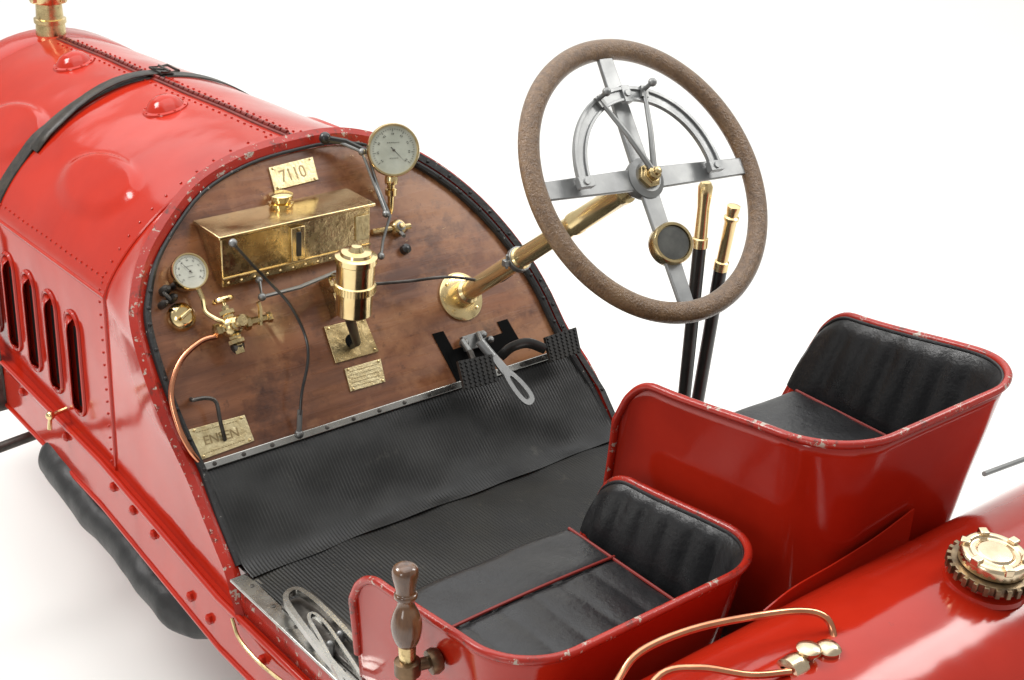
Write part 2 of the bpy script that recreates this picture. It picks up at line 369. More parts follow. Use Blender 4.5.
# ---------------- seats
def seat(name,label,x0,x1,yf,yr,zf,zr,zc,zb,slope,cushf,lat=True,rcn=.085,tap=.035,flare=.014):
    P=[]
    for k in range(36): P.append((V((x0,yf+(yr+rcn-yf)*k/35,0)),V((-1,0,0))))
    for k in range(1,14): a=PI+k/14*PI/2; P.append((V((x0+rcn+rcn*math.cos(a),yr+rcn+rcn*math.sin(a),0)),V((math.cos(a),math.sin(a),0))))
    for k in range(36): P.append((V((x0+rcn+(x1-x0-2*rcn)*k/35,yr,0)),V((0,-1,0))))
    for k in range(1,14): a=1.5*PI+k/14*PI/2; P.append((V((x1-rcn+rcn*math.cos(a),yr+rcn+rcn*math.sin(a),0)),V((math.cos(a),math.sin(a),0))))
    for k in range(36): P.append((V((x1,yr+rcn+(yf-yr-rcn)*k/35,0)),V((1,0,0))))
    s=0; prev=None; out=[];inn=[];rim=[]
    for p,n in P:
        if prev is not None: s+=(p-prev).length
        prev=p
        d=max(0,yf-p.y); q=max(0,1-d/.06)
        zt=zf+(zr-zf)*smooth(0,abs(yf-yr),d)-(zf-zc)*.62*(1-math.sqrt(max(0,1-q*q)))
        def pos(z,off):
            t=(z-zb)/(zt-zb); h=max(0,min(1,d/abs(yf-yr)))
            sl=slope*(z-zc)*(1-h)
            return V((p.x,p.y-sl,z))+n*(off-tap*max(0,1-t)**1.7+flare*(t**4)+.0014*math.sin(s*23+z*31)*(1-t))
        out.append([pos(zb+(zt-zb)*j/18,0) for j in range(19)])
        pl=.0062*(1-abs(math.sin(s*PI/.052))**.45)
        col=[]
        for j in range(15):
            t=j/14; z=zt-.004-(zt-zc+.012)*t
            o=-.006-.010*min(1,(t*9))**.6 + (pl*min(1,t*6)) -.002*math.sin(min(1,t)*PI)+.0007*math.sin(s*31-z*40)
            col.append(pos(z,o))
        inn.append(col); rim.append(pos(zt,0))
    sh=MB().grid(out).build(name,RED,car,label=label,solid=.004)
    fr0=out[0][8:]; fr1=out[-1][8:]
    MB().tube(resamp(fr0[:-1]+rim+fr1[:-1][::-1],170),.0065,10).build('rim_bead',REDW,sh)
    MB().grid(inn).build('padding',LEATH,sh)
    MB().tube(resamp([c[0]+V((0,0,.001)) for c in inn],150),.003,8).build('leather_edge',LEATH,sh)
    rows=[]
    for i in range(51):
        y=cushf+(yr+.03-cushf)*i/50; row=[]
        dd=max(0,rcn+.012-(y-yr)); ins=rcn-math.sqrt(max(0,rcn*rcn-dd*dd)) if dd<rcn else rcn
        xa,xb=x0+.026+ins,x1-.028-ins
        e0=max(0,1-max(0,1-(cushf-y)/.03)**2)**.5 if cushf-y<.03 else 1
        for j in range(81):
            x=xa+(xb-xa)*j/80; ex=max(0,min(1,min(x-xa,xb-x)/.02)); ee=max(0,1-(1-ex)**2)**.5
            z=zc-.03+.03*ee*e0+.004*math.sin(j/80*PI)+.0014*math.sin(x*37+y*21)*math.sin(y*44)
            if lat and y<cushf-.128: z-=.004*(1-abs(math.sin((x-x0)*PI/.06))**.5)
            if lat: z-=.005*math.exp(-((y-(cushf-.125))/.005)**2)
            row.append(V((x,y,z)))
        if i==0: rows.append([V((q.x,q.y+.002,zc-.16)) for q in row]); 
        rows.append(row)
    cu=MB().grid(rows).build('cushion',LEATH,sh)
    xa,xb=x0+.026,x1-.028
    if lat: MB().tube([V((xa+.02+(xb-xa-.03)*k/20,cushf-.125,zc+.001+.004*math.sin(k/20*PI))) for k in range(21)],.0026,8).build('piping',PIPING,sh)
    MB().tube([V((xb-.014,cushf-.02+(yr+.10-cushf)*k/20,zc-.0005)) for k in range(21)],.0028,8).build('piping',PIPING,sh)
    return sh
s1=seat('passenger_seat','lower red tub seat with black padding nearest the viewer',-.478,-.022,-.555,-.918,.945,.975,.84,.66,.2,-.535)
s2=seat('driver_seat','taller red tub seat with black padding on the far side',.030,.474,-.550,-.980,1.112,1.156,.965,.70,.25,-.57,False,.10,.055,.018)
zl=spl([V((-.08,0,.935)),V((-.02,0,.950)),V((.07,0,.956)),V((.16,0,.966)),V((.25,0,.985))],6)
mb=MB(); mb.grid([[V((p.x,-.978,p.z)),V((p.x,-.9805,p.z)),V((p.x,-.9805,p.z-.09)),V((p.x,-.978,p.z-.09))] for p in zl],closed=True); mb.build('mounting_flange',RED,s2)
# ---------------- tank
tc=V((0,-1.16,.794)); tr_=.222
mb=MB(); mb.lathe(tc+V((-.45,0,0)),(1,0,0),[(.02,-.04),(.12,-.03),(.19,-.012),(tr_,.0),(tr_,.3),(tr_,.6),(tr_,.9),(tr_,1.15),(.19,1.165),(.02,1.18)],128)
tank=mb.build('fuel_tank',RED,car)
cpx=onZ(990,562,1.045); cc=V((cpx.x,cpx.y,1.005))
dz=math.sqrt(max(0,tr_**2-(cc.y-tc.y)**2))+tc.z
cn=V((0,(cc.y-tc.y),dz-tc.z)).normalized(); cc=V((cc.x,cc.y,dz)); x,y=perp(cn)
fn=MB().lathe(cc,cn,[(.058,-.004),(.056,.003),(.044,.005),(.043,.02),(.02,.02)],40).build('filler_neck',RED,tank)
CAPB=mat('pale_brass',(.78,.64,.45),1,.24,0,c2=(.64,.50,.33),nscale=30,rvar=.08,bump=.1)
mb=MB(); mb.lathe(cc,cn,[(.045,.014),(.055,.015),(.055,.029),(.045,.030)],40)
for k in range(24):
    a=k*2*PI/24; r=x*math.cos(a)+y*math.sin(a); mb.box(cc+cn*.022+r*.056,(.009,.007,.014),(r,cn.cross(r),cn))
mb.build('toothed_ring',mat('dark_brass',(.30,.22,.13),.9,.35,0,c2=(.12,.09,.06),nscale=40),tank,bevel=.001)
mb=MB(); mb.lathe(cc,cn,[(.04,.03),(.046,.031),(.047,.034),(.047,.046),(.044,.050),(.036,.0505),(.034,.047),(.026,.047),(.024,.050),(.010,.051),(.001,.051)],40)
for k in range(6):
    a=k*PI/3+.5; r=x*math.cos(a)+y*math.sin(a); mb.box(cc+cn*.049+r*.041,(.014,.013,.012),(r,cn.cross(r),cn))
mb.build('filler_cap',CAPB,tank,bevel=.002)
def zp(l,z0): return [onZ(a,b,z0+(c if c else 0)) for a,b,c in l]
pa=spl(zp([(595,720,0),(618,680,.0),(640,652,.02),(690,630,.03),(750,617,.03),(800,611,.02),(826,618,.01),(834,640,-.01),(830,665,-.02)],1.02),6)
MB().tube(pa,.0050,12).build('fuel_pipe',COPPER,tank)
pa=spl(zp([(630,720,0),(660,675,.01),(700,668,.02),(750,675,.01),(790,672,.0)],1.02),6)
MB().tube(pa,.0048,12).build('fuel_pipe',COPPER,tank)
mb=MB(); p=onZ(827,655,1.01)
mb.lathe(p-V((0,0,.06)),(0,0,1),[(.013,0),(.013,.03),(.022,.032),(.024,.038),(.024,.048),(.019,.052),(.011,.054),(.011,.062),(.016,.064),(.017,.071),(.012,.076),(.005,.078)],28)
mb.build('pipe_union',CAPB,tank)
p2=onZ(795,668,1.01); mb=MB(); mb.tube([p2-V((.02,0,0)),p2+V((.06,0,0))],.010,14); mb.lathe(p2,(1,0,0),[(.010,-.02),(.018,-.016),(.019,0),(.018,.008),(.010,.012)],24); mb.lathe(p2+V((.022,0,.0)),(0,0,1),[(.009,-.02),(.009,.014),(.015,.016),(.016,.021),(.012,.024),(.004,.025)],20)
mb.build('fuel_tap',CAPB,tank)
# ---------------- steering
base=dp(460,297); Wc=onX(643,180,base.x); ax=(Wc-base).normalized()
def wp(px,py,h=0): return onPl(px,py,Wc+ax*h,ax)
L=(Wc-base).length
mb=MB(); mb.lathe(base,dn,[(.050,.001),(.050,.005),(.046,.007),(.03,.008)],40)
for k in range(4):
    a=k*PI/2+.7; mb.lathe(base+du*.04*math.cos(a)+dv*.04*math.sin(a)+dn*.007,dn,[(.004,0),(.004,.002),(.001,.003)],8)
cr=.0185
mb.lathe(base,ax,[(.026,.0),(.026,.02),(.024,.035),(cr,.04),(cr,L*.34),(cr+.003,L*.345),(cr+.003,L*.375),(cr,L*.38),(cr,L*.66),(cr+.003,L*.665),(cr+.003,L*.685),(cr+.0015,L*.69),(cr+.0015,L*.90),(cr+.003,L*.905),(cr+.003,L*.92),(.014,L*.925)],40)
colm=mb.build('steering_column',BRASSC,car)
MB().lathe(base,ax,[(.015,L*.91),(.017,L*.945),(.024,L*.96),(.027,L*.975),(.027,L*.985)],28).build('shaft',STEELL,colm)
mb=MB(); pc=base+ax*(L*.36); mb.lathe(pc-ax*.004,ax,[(.019,0),(.025,0),(.025,.012),(.019,.012)],24); mb.box(pc+V((-.028,0,0)),(.016,.012,.012)); mb.tube([pc+V((-.028,0,-.012)),pc+V((-.028,0,.016))],.003,8)
mb.build('clamp',STEEL,colm,bevel=.001)
E1=(wp(748,162)-wp(548,193)).normalized(); E2=(wp(615,60)-wp(690,295)).normalized()
bis=(E1+E2).normalized(); bip=ax.cross(bis).normalized()
if bip.dot(E2)<0: bip=-bip
e1=(bis-bip).normalized(); e2=(bis+bip).normalized()
Rw=.237; Wr=Wc+ax*.004+e1*.009
mb=MB(); mb.tube([Wr+e1*(Rw*math.cos(a))+e2*(Rw*math.sin(a)) for a in [k*2*PI/120 for k in range(120)]],.0185,18,closed=True,flat=.85,up=ax)
sw=mb.build('steering_wheel',RIMW,car)
for d,e in((e1,e2),(-e1,e2),(e2,e1),(-e2,e1)):
    mb=MB(); w0,w1=.019,.0155; a=Wc+d*.018; b=Wc+d*(Rw-.004)
    mb.prism([a-e*w0,a+e*w0,b+e*w1,b-e*w1],ax*.008); mb.build('spoke',SPOKE,sw,bevel=.002)
mb=MB(); mb.lathe(Wc,ax,[(.032,-.012),(.036,0),(.036,.010),(.028,.013),(.026,.015)],36); mb.build('hub',STEEL,sw)
mb=MB(); mb.lathe(Wc,ax,[(.021,.012),(.022,.014),(.022,.022),(.016,.024),(.016,.028)],6); mb.lathe(Wc,ax,[(.011,.026),(.012,.028),(.012,.036),(.007,.038),(.007,.044),(.003,.046)],20); mb.build('hub_nut',BRASSD,sw,bevel=.001)
ra=(wp(718,170,.02)-Wc-ax*.02).length; rb=(wp(641,92,.02)-Wc-ax*.02).length
rq=(ra+rb)/2; qc=Wc+ax*.022
def arcgrid(r0,r1,a0,a1,h0,h1,n=60):
    rows=[]
    for k in range(n+1):
        a=math.radians(a0+(a1-a0)*k/n); d=e1*math.cos(a)+e2*math.sin(a); rows.append([qc+d*r0+ax*h0,qc+d*r1+ax*h0,qc+d*r1+ax*h1,qc+d*r0+ax*h1])
    return rows
mb=MB(); mb.grid(arcgrid(rq-.022,rq+.003,0,180,0,.005),closed=True); mb.grid(arcgrid(rq-.003,rq+.003,0,180,.005,.009),closed=True); mb.grid(arcgrid(rq-.022,rq-.017,0,180,.005,.008),closed=True)
for a in(0,90,180):
    d=e1*math.cos(math.radians(a))+e2*math.sin(math.radians(a)); mb.box(qc+d*(rq-.010)+ax*.0035,(.030,.018,.012),(d,ax.cross(d),ax)); 
    mb.tube([qc+d*(rq-.010)-ax*.018,qc+d*(rq-.010)+ax*.012],.006,10)
mb.build('lever_quadrant',SPOKE,sw,bevel=.0008)
for px,py in((645,93),(598,97)):
    q=wp(px,py,.034); d=(q-Wc-ax*.034); d=d.normalized(); h=Wc+ax*.032
    mb=MB(); mb.tube([h,h+d*(rq*.5)+ax*.004,h+d*(rq+.004)],[.0055,.0048,.0038],10); mb.tube([h+d*(rq-.002),h+d*(rq)+ax*.024],.004,8); mb.ball(h+d*rq+ax*.025,.0075); mb.box(h+d*(rq-.006),(.020,.014,.006),(d,ax.cross(d),ax))
    mb.build('control_lever',STEEL,sw)
hp=wp(673,243,.02)
mb=MB(); hx=(ax*.8+(C-hp).normalized()*.5).normalized()
mb.lathe(hp-hx*.02,hx,[(.02,-.014),(.034,-.004),(.036,.0),(.036,.022),(.034,.025),(.030,.025),(.029,.02),(.003,.02)],36); hb=mb.build('lamp_switch',BRASSD,sw)
MB().lathe(hp,hx,[(.0285,.0),(.0285,.002),(.020,.0035),(.001,.004)],28).build('switch_face',mat('smoked_glass',(.10,.10,.088),0,.08,.8,c2=(.05,.05,.045),nscale=30),hb)
# ---------------- brake levers
for (a,b,c,d) in (((706,182),(700,243),(684,398),0),((734,206),(721,266),(697,404),1)):
    X=.52 if not d else .56
    p0,p1,p2=onX(*a,X),onX(*b,X),onX(*c,X); p3=p2+(p2-p1).normalized()*.25
    mb=MB(); mb.tube([p1,p2,p3],.0135,12); lv=mb.build('brake_lever',BLACK,car)
    t=(p0-p1).normalized(); l=(p0-p1).length
    MB().lathe(p1,t,[(.010,-.01),(.0155,-.008),(.0155,.01),(.013,.012),(.012,l*.6),(.014,l*.8),(.0145,l*.93),(.010,l),(.003,l+.002)] if not d else [(.010,-.01),(.0145,-.008),(.0145,.01),(.0115,.012),(.012,l*.75),(.015,l*.78),(.015,l*.82),(.011,l*.84),(.013,l*.95),(.013,l),(.003,l+.003)],24).build('grip',BRASSC,lv)
# ---------------- dash furniture
def gauge(name,c,axis,r,dep,dm,label=None,needle=.9,up=V((0,0,1))):
    axis=axis.normalized(); mb=MB()
    mb.lathe(c,axis,[(r*.3,-dep),(r*.86,-dep),(r*.9,-dep*.8),(r*.9,-.006),(r,-.004),(r,.006),(r*.97,.009),(r*.91,.009),(r*.89,.004),(r*.5,.003)],44)
    g=mb.build(name,BRASS,car,label=label)
    MB().lathe(c,axis,[(r*.90,.003),(r*.90,.005),(.001,.005)],40).build('dial',dm,g)
    x=up.cross(axis).normalized(); y=axis.cross(x); mb=MB()
    for k in range(41):
        a=math.radians(-130+k*260/40); d=y*math.cos(a)+x*math.sin(a); l=.11 if k%5==0 else .05
        mb.box(c+d*r*(.80-l/2)+axis*.0056,(r*.014,r*l,.0006),(axis.cross(d),d,axis))
        if k%5==0:
            for s_ in(-.03,.03): mb.box(c+d*r*.60+axis.cross(d)*r*s_+axis*.0056,(r*.018,r*.07,.0006),(axis.cross(d),d,axis))
    for k in range(7): mb.box(c+y*r*.28+x*r*(k-3)*.07+axis*.0056,(r*.045,r*.016,.0006),(x,y,axis))
    for k in range(5): mb.box(c-y*r*.30+x*r*(k-2)*.07+axis*.0056,(r*.045,r*.014,.0006),(x,y,axis))
    mb.build('dial_marks',INK,g)
    d=(y*math.cos(needle)+x*math.sin(needle)); e=axis.cross(d)
    mb=MB(); q=c+axis*.0065; mb.prism([q-e*r*.016-d*r*.15,q+e*r*.016-d*r*.15,q+d*r*.62],axis*.0008); mb.lathe(c,axis,[(r*.05,.006),(r*.05,.008),(r*.02,.009)],14); mb.build('needle',DSTEEL,g)
    return g
def toward(c,ax_,k): return (ax_+ (C-c).normalized()*k).normalized()
BX0,BX1,BY,BT,BB=-.292,.030,.160,1.152,1.056
mb=MB()
def slant(z): return (z-.8)*math.tan(TL)
mb.prism([V((BX0,BY,BB)),V((BX0,BY,BT)),V((BX0,slant(BT)-.002,BT)),V((BX0,slant(BB)-.002,BB))],V((BX1-BX0,0,0)))
ob=mb.build('oil_box',BRASSD,car,bevel=.003)
MB().prism([V((BX0-.007,BY-.008,BT)),V((BX0-.007,slant(BT)-.004,BT)),V((BX1+.007,slant(BT)-.004,BT)),V((BX1+.007,BY-.008,BT))],V((0,0,.007))).build('lid',BRASS,ob,bevel=.002)
pc=onZ(281,203,BT+.007); MB().lathe(V((pc.x,pc.y,BT+.006)),(0,0,1),[(.024,0),(.024,.004),(.018,.006),(.018,.012),(.023,.013),(.023,.019),(.016,.022),(.001,.023)],30).build('filler_cap',BRASS,ob)
q0=onY(297,243,BY); mb=MB(); mb.box(q0+V((0,-.003,0)),(.03,.006,.068)); mb.build('sight_frame',BRASS,ob,bevel=.002)
MB().box(q0+V((0,-.0065,0)),(.010,.003,.048)).build('sight_glass',BLACK,ob,bevel=.001)
for z in(-.029,.029): MB().lathe(q0+V((0,-.006,z)),(0,-1,0),[(.003,0),(.003,.002),(.001,.003)],8).build('screw',BRASSD,ob)
for k in range(12): MB().lathe(V((BX0+.012+k*.0272,BY,BB+.008)),(0,-1,0),[(.003,0),(.002,.002),(.0005,.003)],8).build('screw',BRASS,ob)
MB().tube([V((BX0,BY-.001,BB+.018)),V((BX1,BY-.001,BB+.018))],.0022,8).build('moulding',BRASS,ob)
pk=MB().box((BX1-.02,BY-.0015,BB+.056),(.03,.003,.05)).build('pale_rectangle',ENGR,ob,bevel=.001)  # thin pale, mottled rectangle at the right end of the box front
def plate(name,pts,m,h=.001,t=.003,bev=.0008,scr=True,label=None):
    P=[dp(a,b,h) for a,b in pts]; o=MB().prism(P,dn*t).build(name,m,car,bevel=bev,label=label)
    if scr:
        c=sum(P,V((0,0,0)))/len(P)
        for p in P[:4]: MB().lathe(p.lerp(c,.16)+dn*t,dn,[(.0028,0),(.0025,.0015),(.0008,.002)],8).build('screw',BRASSD,o)
    return o
ETCH=mat('etched_fill',(.28,.205,.10),.6,.45,0,c2=(.40,.30,.155),nscale=60)
def lettering(o,pts,text,h,u0,v0,size,wid=1.0,off=0.0):
    a,b,c,d=[dp(x,y,h) for x,y in pts]; ex=(b-a).normalized(); up=(a-d); ey=(up-ex*up.dot(ex)).normalized()
    cu=bpy.data.curves.new('t','FONT'); cu.body=text; cu.size=size; cu.align_x='CENTER'; cu.align_y='CENTER'; cu.extrude=.0003; cu.offset=off; cu.space_character=.95
    to=bpy.data.objects.new('t',cu); COL.objects.link(to); bpy.context.view_layer.update()
    me=bpy.data.meshes.new_from_object(to.evaluated_get(bpy.context.evaluated_depsgraph_get())); bpy.data.objects.remove(to)
    pos=a.lerp(b,u0).lerp(d.lerp(c,u0),v0)
    for v in me.vertices: q=v.co.copy(); v.co=pos+ex*(q.x*wid)+ey*q.y+dn*q.z
    me.materials.clear(); me.materials.append(ETCH); t=bpy.data.objects.new('lettering',me); COL.objects.link(t); t.parent=o
def marks(o,pts,rows,h,seed,v0=.1,v1=.9):
    rnd=random.Random(seed); a,b,c,d=[dp(x,y,h) for x,y in pts]; mb=MB(); Ul=(b-a).length; ex=(b-a).normalized(); W_=(d-a); ey=(W_-ex*W_.dot(ex)).normalized()
    for i in range(rows):
        v=v0+(v1-v0)*(i+.5)/rows; u=.12
        while u<.86:
            w=rnd.uniform(.015,.05); p=a.lerp(b,u+w/2).lerp(d.lerp(c,u+w/2),v); mb.box(p,(Ul*w,.0014,.0005),(ex,ey,dn)); u+=w+.018
    mb.build('engraving',ETCH,o)
pl=[(268,168),(312,157),(318,180),(274,191)]; o=plate('number_plate',pl,ENGR,scr=True); lettering(o,pl,'7110',.0043,.5,.5,.034,.9)
pl=[(344,369),(380,359),(385,382),(350,392)]; o=plate('maker_plate',pl,ENGR); marks(o,pl,5,.0043,2)
pl=[(188,430),(244,415),(254,441),(199,461)]; o=plate('data_plate',pl,ENGR); lettering(o,pl,'ENSEN',.0043,.5,.5,.023,1.05,.0002); marks(o,pl,1,.0043,3,.06,.22); marks(o,pl,1,.0043,4,.78,.92)
gc=dp(393,150,.085); gx=(V((-.42,-1,.36))); gauge('pressure_gauge',gc,gx,.052,.03,DIAL,label='large pale faced gauge on a brass stem at the top of the dashboard',needle=2.4)
mb=MB(); gb=gc+V((0,0,-.05))+gx.normalized()*-.012; mb.lathe(gb,(0,0,-1),[(.006,-.012),(.009,0),(.013,.006),(.013,.018),(.008,.02),(.008,.028),(.012,.03),(.012,.042),(.007,.045),(.006,.075),(.003,.085)],20)
mb.build('gauge_stem',BRASS,car)
p=dp(404,236,.03); mb=MB(); mb.tube([gb+V((0,0,-.06)),gb+V((.005,0,-.10)),p],.004,8); mb.build('hanger_rod',STEEL,car)
mb=MB(); p=dp(396,229,.0); mb.lathe(p,dn,[(.017,0),(.017,.012),(.013,.018),(.006,.02),(.005,.028)],24); mb.tube([dp(372,232,.008),dp(410,226,.008)],.006,8); sb=mb.build('control_bracket',BRASSD,car)
MB().lathe(p+dn*.018,dn,[(.009,0),(.009,.004),(.001,.006)],16).build('knob',STEEL,sb)
mb=MB(); p=dp(404,250,.0); mb.lathe(p,dn,[(.010,0),(.010,.012),(.004,.016)],12); mb.build('switch_knob',BLACK,car)
mb=MB(); mb.tube([dp(334,140,.03),dp(362,152,.05),dp(372,178,.05),dp(386,214,.05)],.0035,8)
for a in((362,152),(386,214)): mb.ball(dp(*a,.05),.0075)
mb.build('linkage_rod',STEEL,car)
mb=MB(); mb.tube([dp(367,152,.05),dp(379,190,.05),dp(390,216,.05),dp(383,240,.03),dp(381,256,.03)],.003,8); mb.ball(dp(381,256,.03),.0075); mb.build('linkage_rod',STEEL,car)
mb=MB(); mb.tube([dp(322,138,.03),dp(345,142,.035),dp(366,152,.04)],.007,8); mb.ball(dp(325,138,.03),.012); mb.build('pivot_arm',BLACK,car)
mb=MB(); mb.tube([dp(259,278,.03),dp(262,297,.04),dp(300,287,.045),dp(336,272,.045)],.004,8); 
mb.ball(dp(262,297,.04),.008); mb.ball(dp(259,280,.03),.007); mb.build('linkage_rod',STEEL,car)
mb=MB(); mb.tube(spl([dp(233,243,.11),dp(250,262,.09),dp(270,283,.07),(dp(290,305,.06)),dp(305,335,.05),dp(308,360,.045),dp(302,392,.04),dp(300,415,.03)],5),.0028,8); cb=mb.build('control_cable',BLACK,car)
mb=MB(); mb.tube([dp(300,410,.03),dp(299,434,.012)],.005,8); mb.ball(dp(299,434,.01),.009); mb.build('cable_end',STEEL,cb)
MB().ball(dp(233,243,.11),.008).build('cable_end',STEEL,cb)
mb=MB(); mb.tube(spl([dp(375,284,.03),dp(410,281,.05),dp(450,277,.08),dp(495,282,.10),dp(512,274,.12)],5),.0033,8); mb.build('control_cable',DSTEEL,car)
# sight feed lubricator
lb=dp(352,345,.005); lc=onY(355,283,lb.y-.085)
lx=V((.01,-.05,1)).normalized(); pm=1480/ (C-lc).length
mb=MB(); r=20/pm; H=36/pm
mb.lathe(lc,lx,[(.010,-H*1.0),(r*.75,-H*.98),(r*.92,-H*.9),(r*.92,-H*.25),(r*1.04,-H*.22),(r*1.04,-H*.0),(r*.96,.002),(r*.96,H*.62),(r*1.05,H*.66),(r*1.05,H*.82),(r*.8,H*.86),(r*.75,H*.95),(r*.4,H*.98),(r*.25,H*1.12),(.001,H*1.14)],40)
lu=mb.build('lubricator',BRASS,car)
mb=MB()
for k in range(40):
    a=k*2*PI/40; x,y=perp(lx); d=x*math.cos(a)+y*math.sin(a); mb.box(lc+d*r*1.05-lx*H*.11,(.0015,.0018,H*.2),(d,lx.cross(d),lx))
mb.build('knurled_ring',BRASSD,lu)
MB().tube([lc-lx*H,lc-lx*(H+.012)+V((0,.01,0)),lb+dn*.02,lb],[.010,.010,.008,.007],12).build('drip_neck',BLACK,lu)
mb=MB(); mb.box(dp(331,297,.02),(.008,.075,.04),(du,dv,dn)); mb.tube([dp(331,290,.03),lc],.008,10); mb.tube([dp(331,276,.03),lc+lx*.02],.006,10); mb.build('bracket',BRASSD,lu,bevel=.002)
plt=plate('base_plate',[(323,327),(364,318),(378,352),(335,364)],BRASSD,.001,.004,.001)
MB().lathe(dp(352,341,.005),dn,[(.014,0),(.014,.001)],20).build('slot',HOLE,plt)
gc=dp(189,272,.035); gauge('small_gauge',gc,toward(gc,dn,.15),.034,.03,DIALW,label='small white faced brass gauge on the left of the dashboard',needle=-.6)
mb=MB(); c=dp(180,318,.0); mb.lathe(c,dn,[(.026,.0),(.026,.012),(.022,.02),(.016,.024),(.015,.020),(.001,.020)],30); k1=mb.build('ignition_switch',BRASS,car)
mb=MB(); mb.box(c+dn*.027,(.026,.007,.012),((du+dv*.5).normalized(),dn.cross((du+dv*.5)).normalized(),dn)); mb.build('switch_key',BRASSD,k1,bevel=.002)
mb=MB(); 
for a,b,rr_ in((163,292,.009),(170,300,.008),(161,306,.007),(171,288,.006)): mb.lathe(dp(a,b,0),dn,[(rr_,0),(rr_,.018),(rr_*.6,.024),(rr_*.4,.03)],10)
mb.tube([dp(163,292,.02),dp(171,300,.02)],.004,8); mb.build('terminal_block',DSTEEL,car)
vc=dp(232,327,.05); mb=MB()
mb.ball(vc,.021,n=16); mb.lathe(dp(232,327,0),dn,[(.018,0),(.016,.03),(.012,.05)],16)
mb.lathe(vc,dv,[(.011,.01),(.011,.022),(.015,.024),(.015,.031),(.007,.033),(.007,.04)],6)
mb.lathe(vc,-dv,[(.012,.01),(.012,.022),(.016,.024),(.016,.031),(.009,.034),(.009,.05)],6)
mb.lathe(vc,du,[(.013,.01),(.010,.024),(.014,.026),(.014,.034),(.008,.036),(.007,.07),(.010,.072),(.010,.08),(.004,.082)],6)
mb.lathe(vc,-du,[(.012,.01),(.009,.022),(.013,.024),(.013,.034),(.006,.036)],6)
mb.lathe(vc+dn*.0,dn,[(.012,.01),(.012,.026),(.008,.028),(.007,.04),(.012,.042),(.010,.048)],12)
va=mb.build('brass_valve',BRASSD,car)
MB().lathe(vc,dv,[(.004,.038),(.004,.045),(.019,.047),(.021,.050),(.019,.054),(.004,.056)],24).build('hand_wheel',BRASS,va)
MB().tube([vc+du*.055-dv*.01,vc+du*.06+dv*.02+dn*.01,vc+du*.058+dv*.03+dn*.014],.004,8).build('tap_lever',BRASS,va)
MB().lathe(vc-dv*.03,(0,0,-1),[(.012,0),(.013,.01),(.008,.018),(.002,.02)],12).build('drain_plug',DSTEEL,va)
MB().tube(spl([dp(198,288,.03),dp(203,300,.03),dp(206,312,.035),dp(216,319,.045),dp(224,322,.05)],5),.0045,8).build('gauge_pipe',BRASS,va)
MB().tube(spl([dp(218,336,.045),dp(200,342,.04),dp(180,362,.03),dp(171,392,.025),(dp(178,425,.02)),dp(190,450,.015),dp(201,464,.006)],6),.0052,10).build('copper_pipe',COPPER,va)
mb=MB(); mb.tube(spl([dp(191,399,.002),dp(193,400,.03),dp(206,398,.035),dp(216,402,.035),dp(220,420,.03),dp(225,440,.004)],5),.0038,8); mb.build('hook_rod',DSTEEL,car)
# ---------------- pedals
plate('pedal_slot',[(432,334),(443,331),(472,384),(460,388)],HOLE,.0012,.001,0,False)
plate('pedal_slot',[(497,322),(507,319),(522,345),(511,349)],HOLE,.0012,.001,0,False)
plate('pedal_slot',[(446,352),(505,332),(512,350),(455,372)],HOLE,.0012,.0015,0,False)
mb=MB(); mb.box(dp(474,341,.012),(.055,.03,.012),(du,dv,dn))
for a in((462,344),(480,336),(487,341)): mb.lathe(dp(*a,.012),dn,[(.008,0),(.008,.016),(.004,.02)],6)
mb.tube([dp(462,340,.03),dp(470,352,.04)],.006,8); mb.tube([dp(478,333,.02),dp(486,352,.05)],.006,8)
mb.build('pedal_bracket',STEEL,car,bevel=.001)
def pad(pts,h,nm='pedal'):
    P=[dp(a,b,h) for a,b in pts]; mb=MB(); mb.prism(P,dn*.008); a,b,c,d=P
    for i in range(7):
        for j in range(7):
            u=(i+.5)/7;v=(j+.5)/7; q=a.lerp(b,u).lerp(d.lerp(c,u),v)+dn*.0085; mb.box(q,(.0055,.0055,.004),((du+dv).normalized(),(du-dv).normalized(),dn))
    return mb.build(nm,BLACK,car)
p1=pad([(456,362),(490,355),(496,382),(463,391)],.075)
p2=pad([(543,338),(574,328),(579,353),(549,363)],.055)
MB().tube([dp(470,352,.04),dp(478,372,.074)],.007,8).build('pedal_arm',DSTEEL,p1)
mb=MB(); mb.tube(spl([dp(500,357,.03),dp(512,347,.05),dp(528,343,.055),dp(545,349,.055)],4),.011,10,flat=.5); mb.build('pedal_arm',BLACK,p2)
# flat arm widening to a slotted, rounded end
mb=MB(); A=dp(486,349,.07); B=dp(531,404,.085); t=(B-A).normalized(); e=dn.cross(t).normalized(); Lb=(B-A).length
no=28; outl=[];innl=[]
for k in range(no):
    a=2*PI*k/no; ca,sa=math.cos(a),math.sin(a)
    hw=.0165+.004*ca; outl.append(A+t*(Lb*.68+(Lb*.32)*ca)+e*hw*(abs(sa)**.75)*(1 if sa>=0 else -1))
    innl.append(A+t*(Lb*.71+(Lb*.32-.016)*ca)+e*(hw*.42)*(abs(sa)**.6)*(1 if sa>=0 else -1))
rows=[outl,[p+dn*.006 for p in outl],[p+dn*.006 for p in innl],innl,outl]
vs=outl+[p+dn*.006 for p in outl]+[p+dn*.006 for p in innl]+innl; fs=[]
for ri in range(4):
    rj=(ri+1)%4
    for k in range(no): fs.append((ri*no+k,ri*no+(k+1)%no,rj*no+(k+1)%no,rj*no+k))
mb.add(vs,fs); mb.prism([A-e*.007,A+e*.007,A+t*Lb*.42+e*.010,A+t*Lb*.42-e*.010],dn*.0055)
mb.tube([A-t*.02,A+t*.02],.010,10); mb.build('accelerator_lever',SPOKE,car)
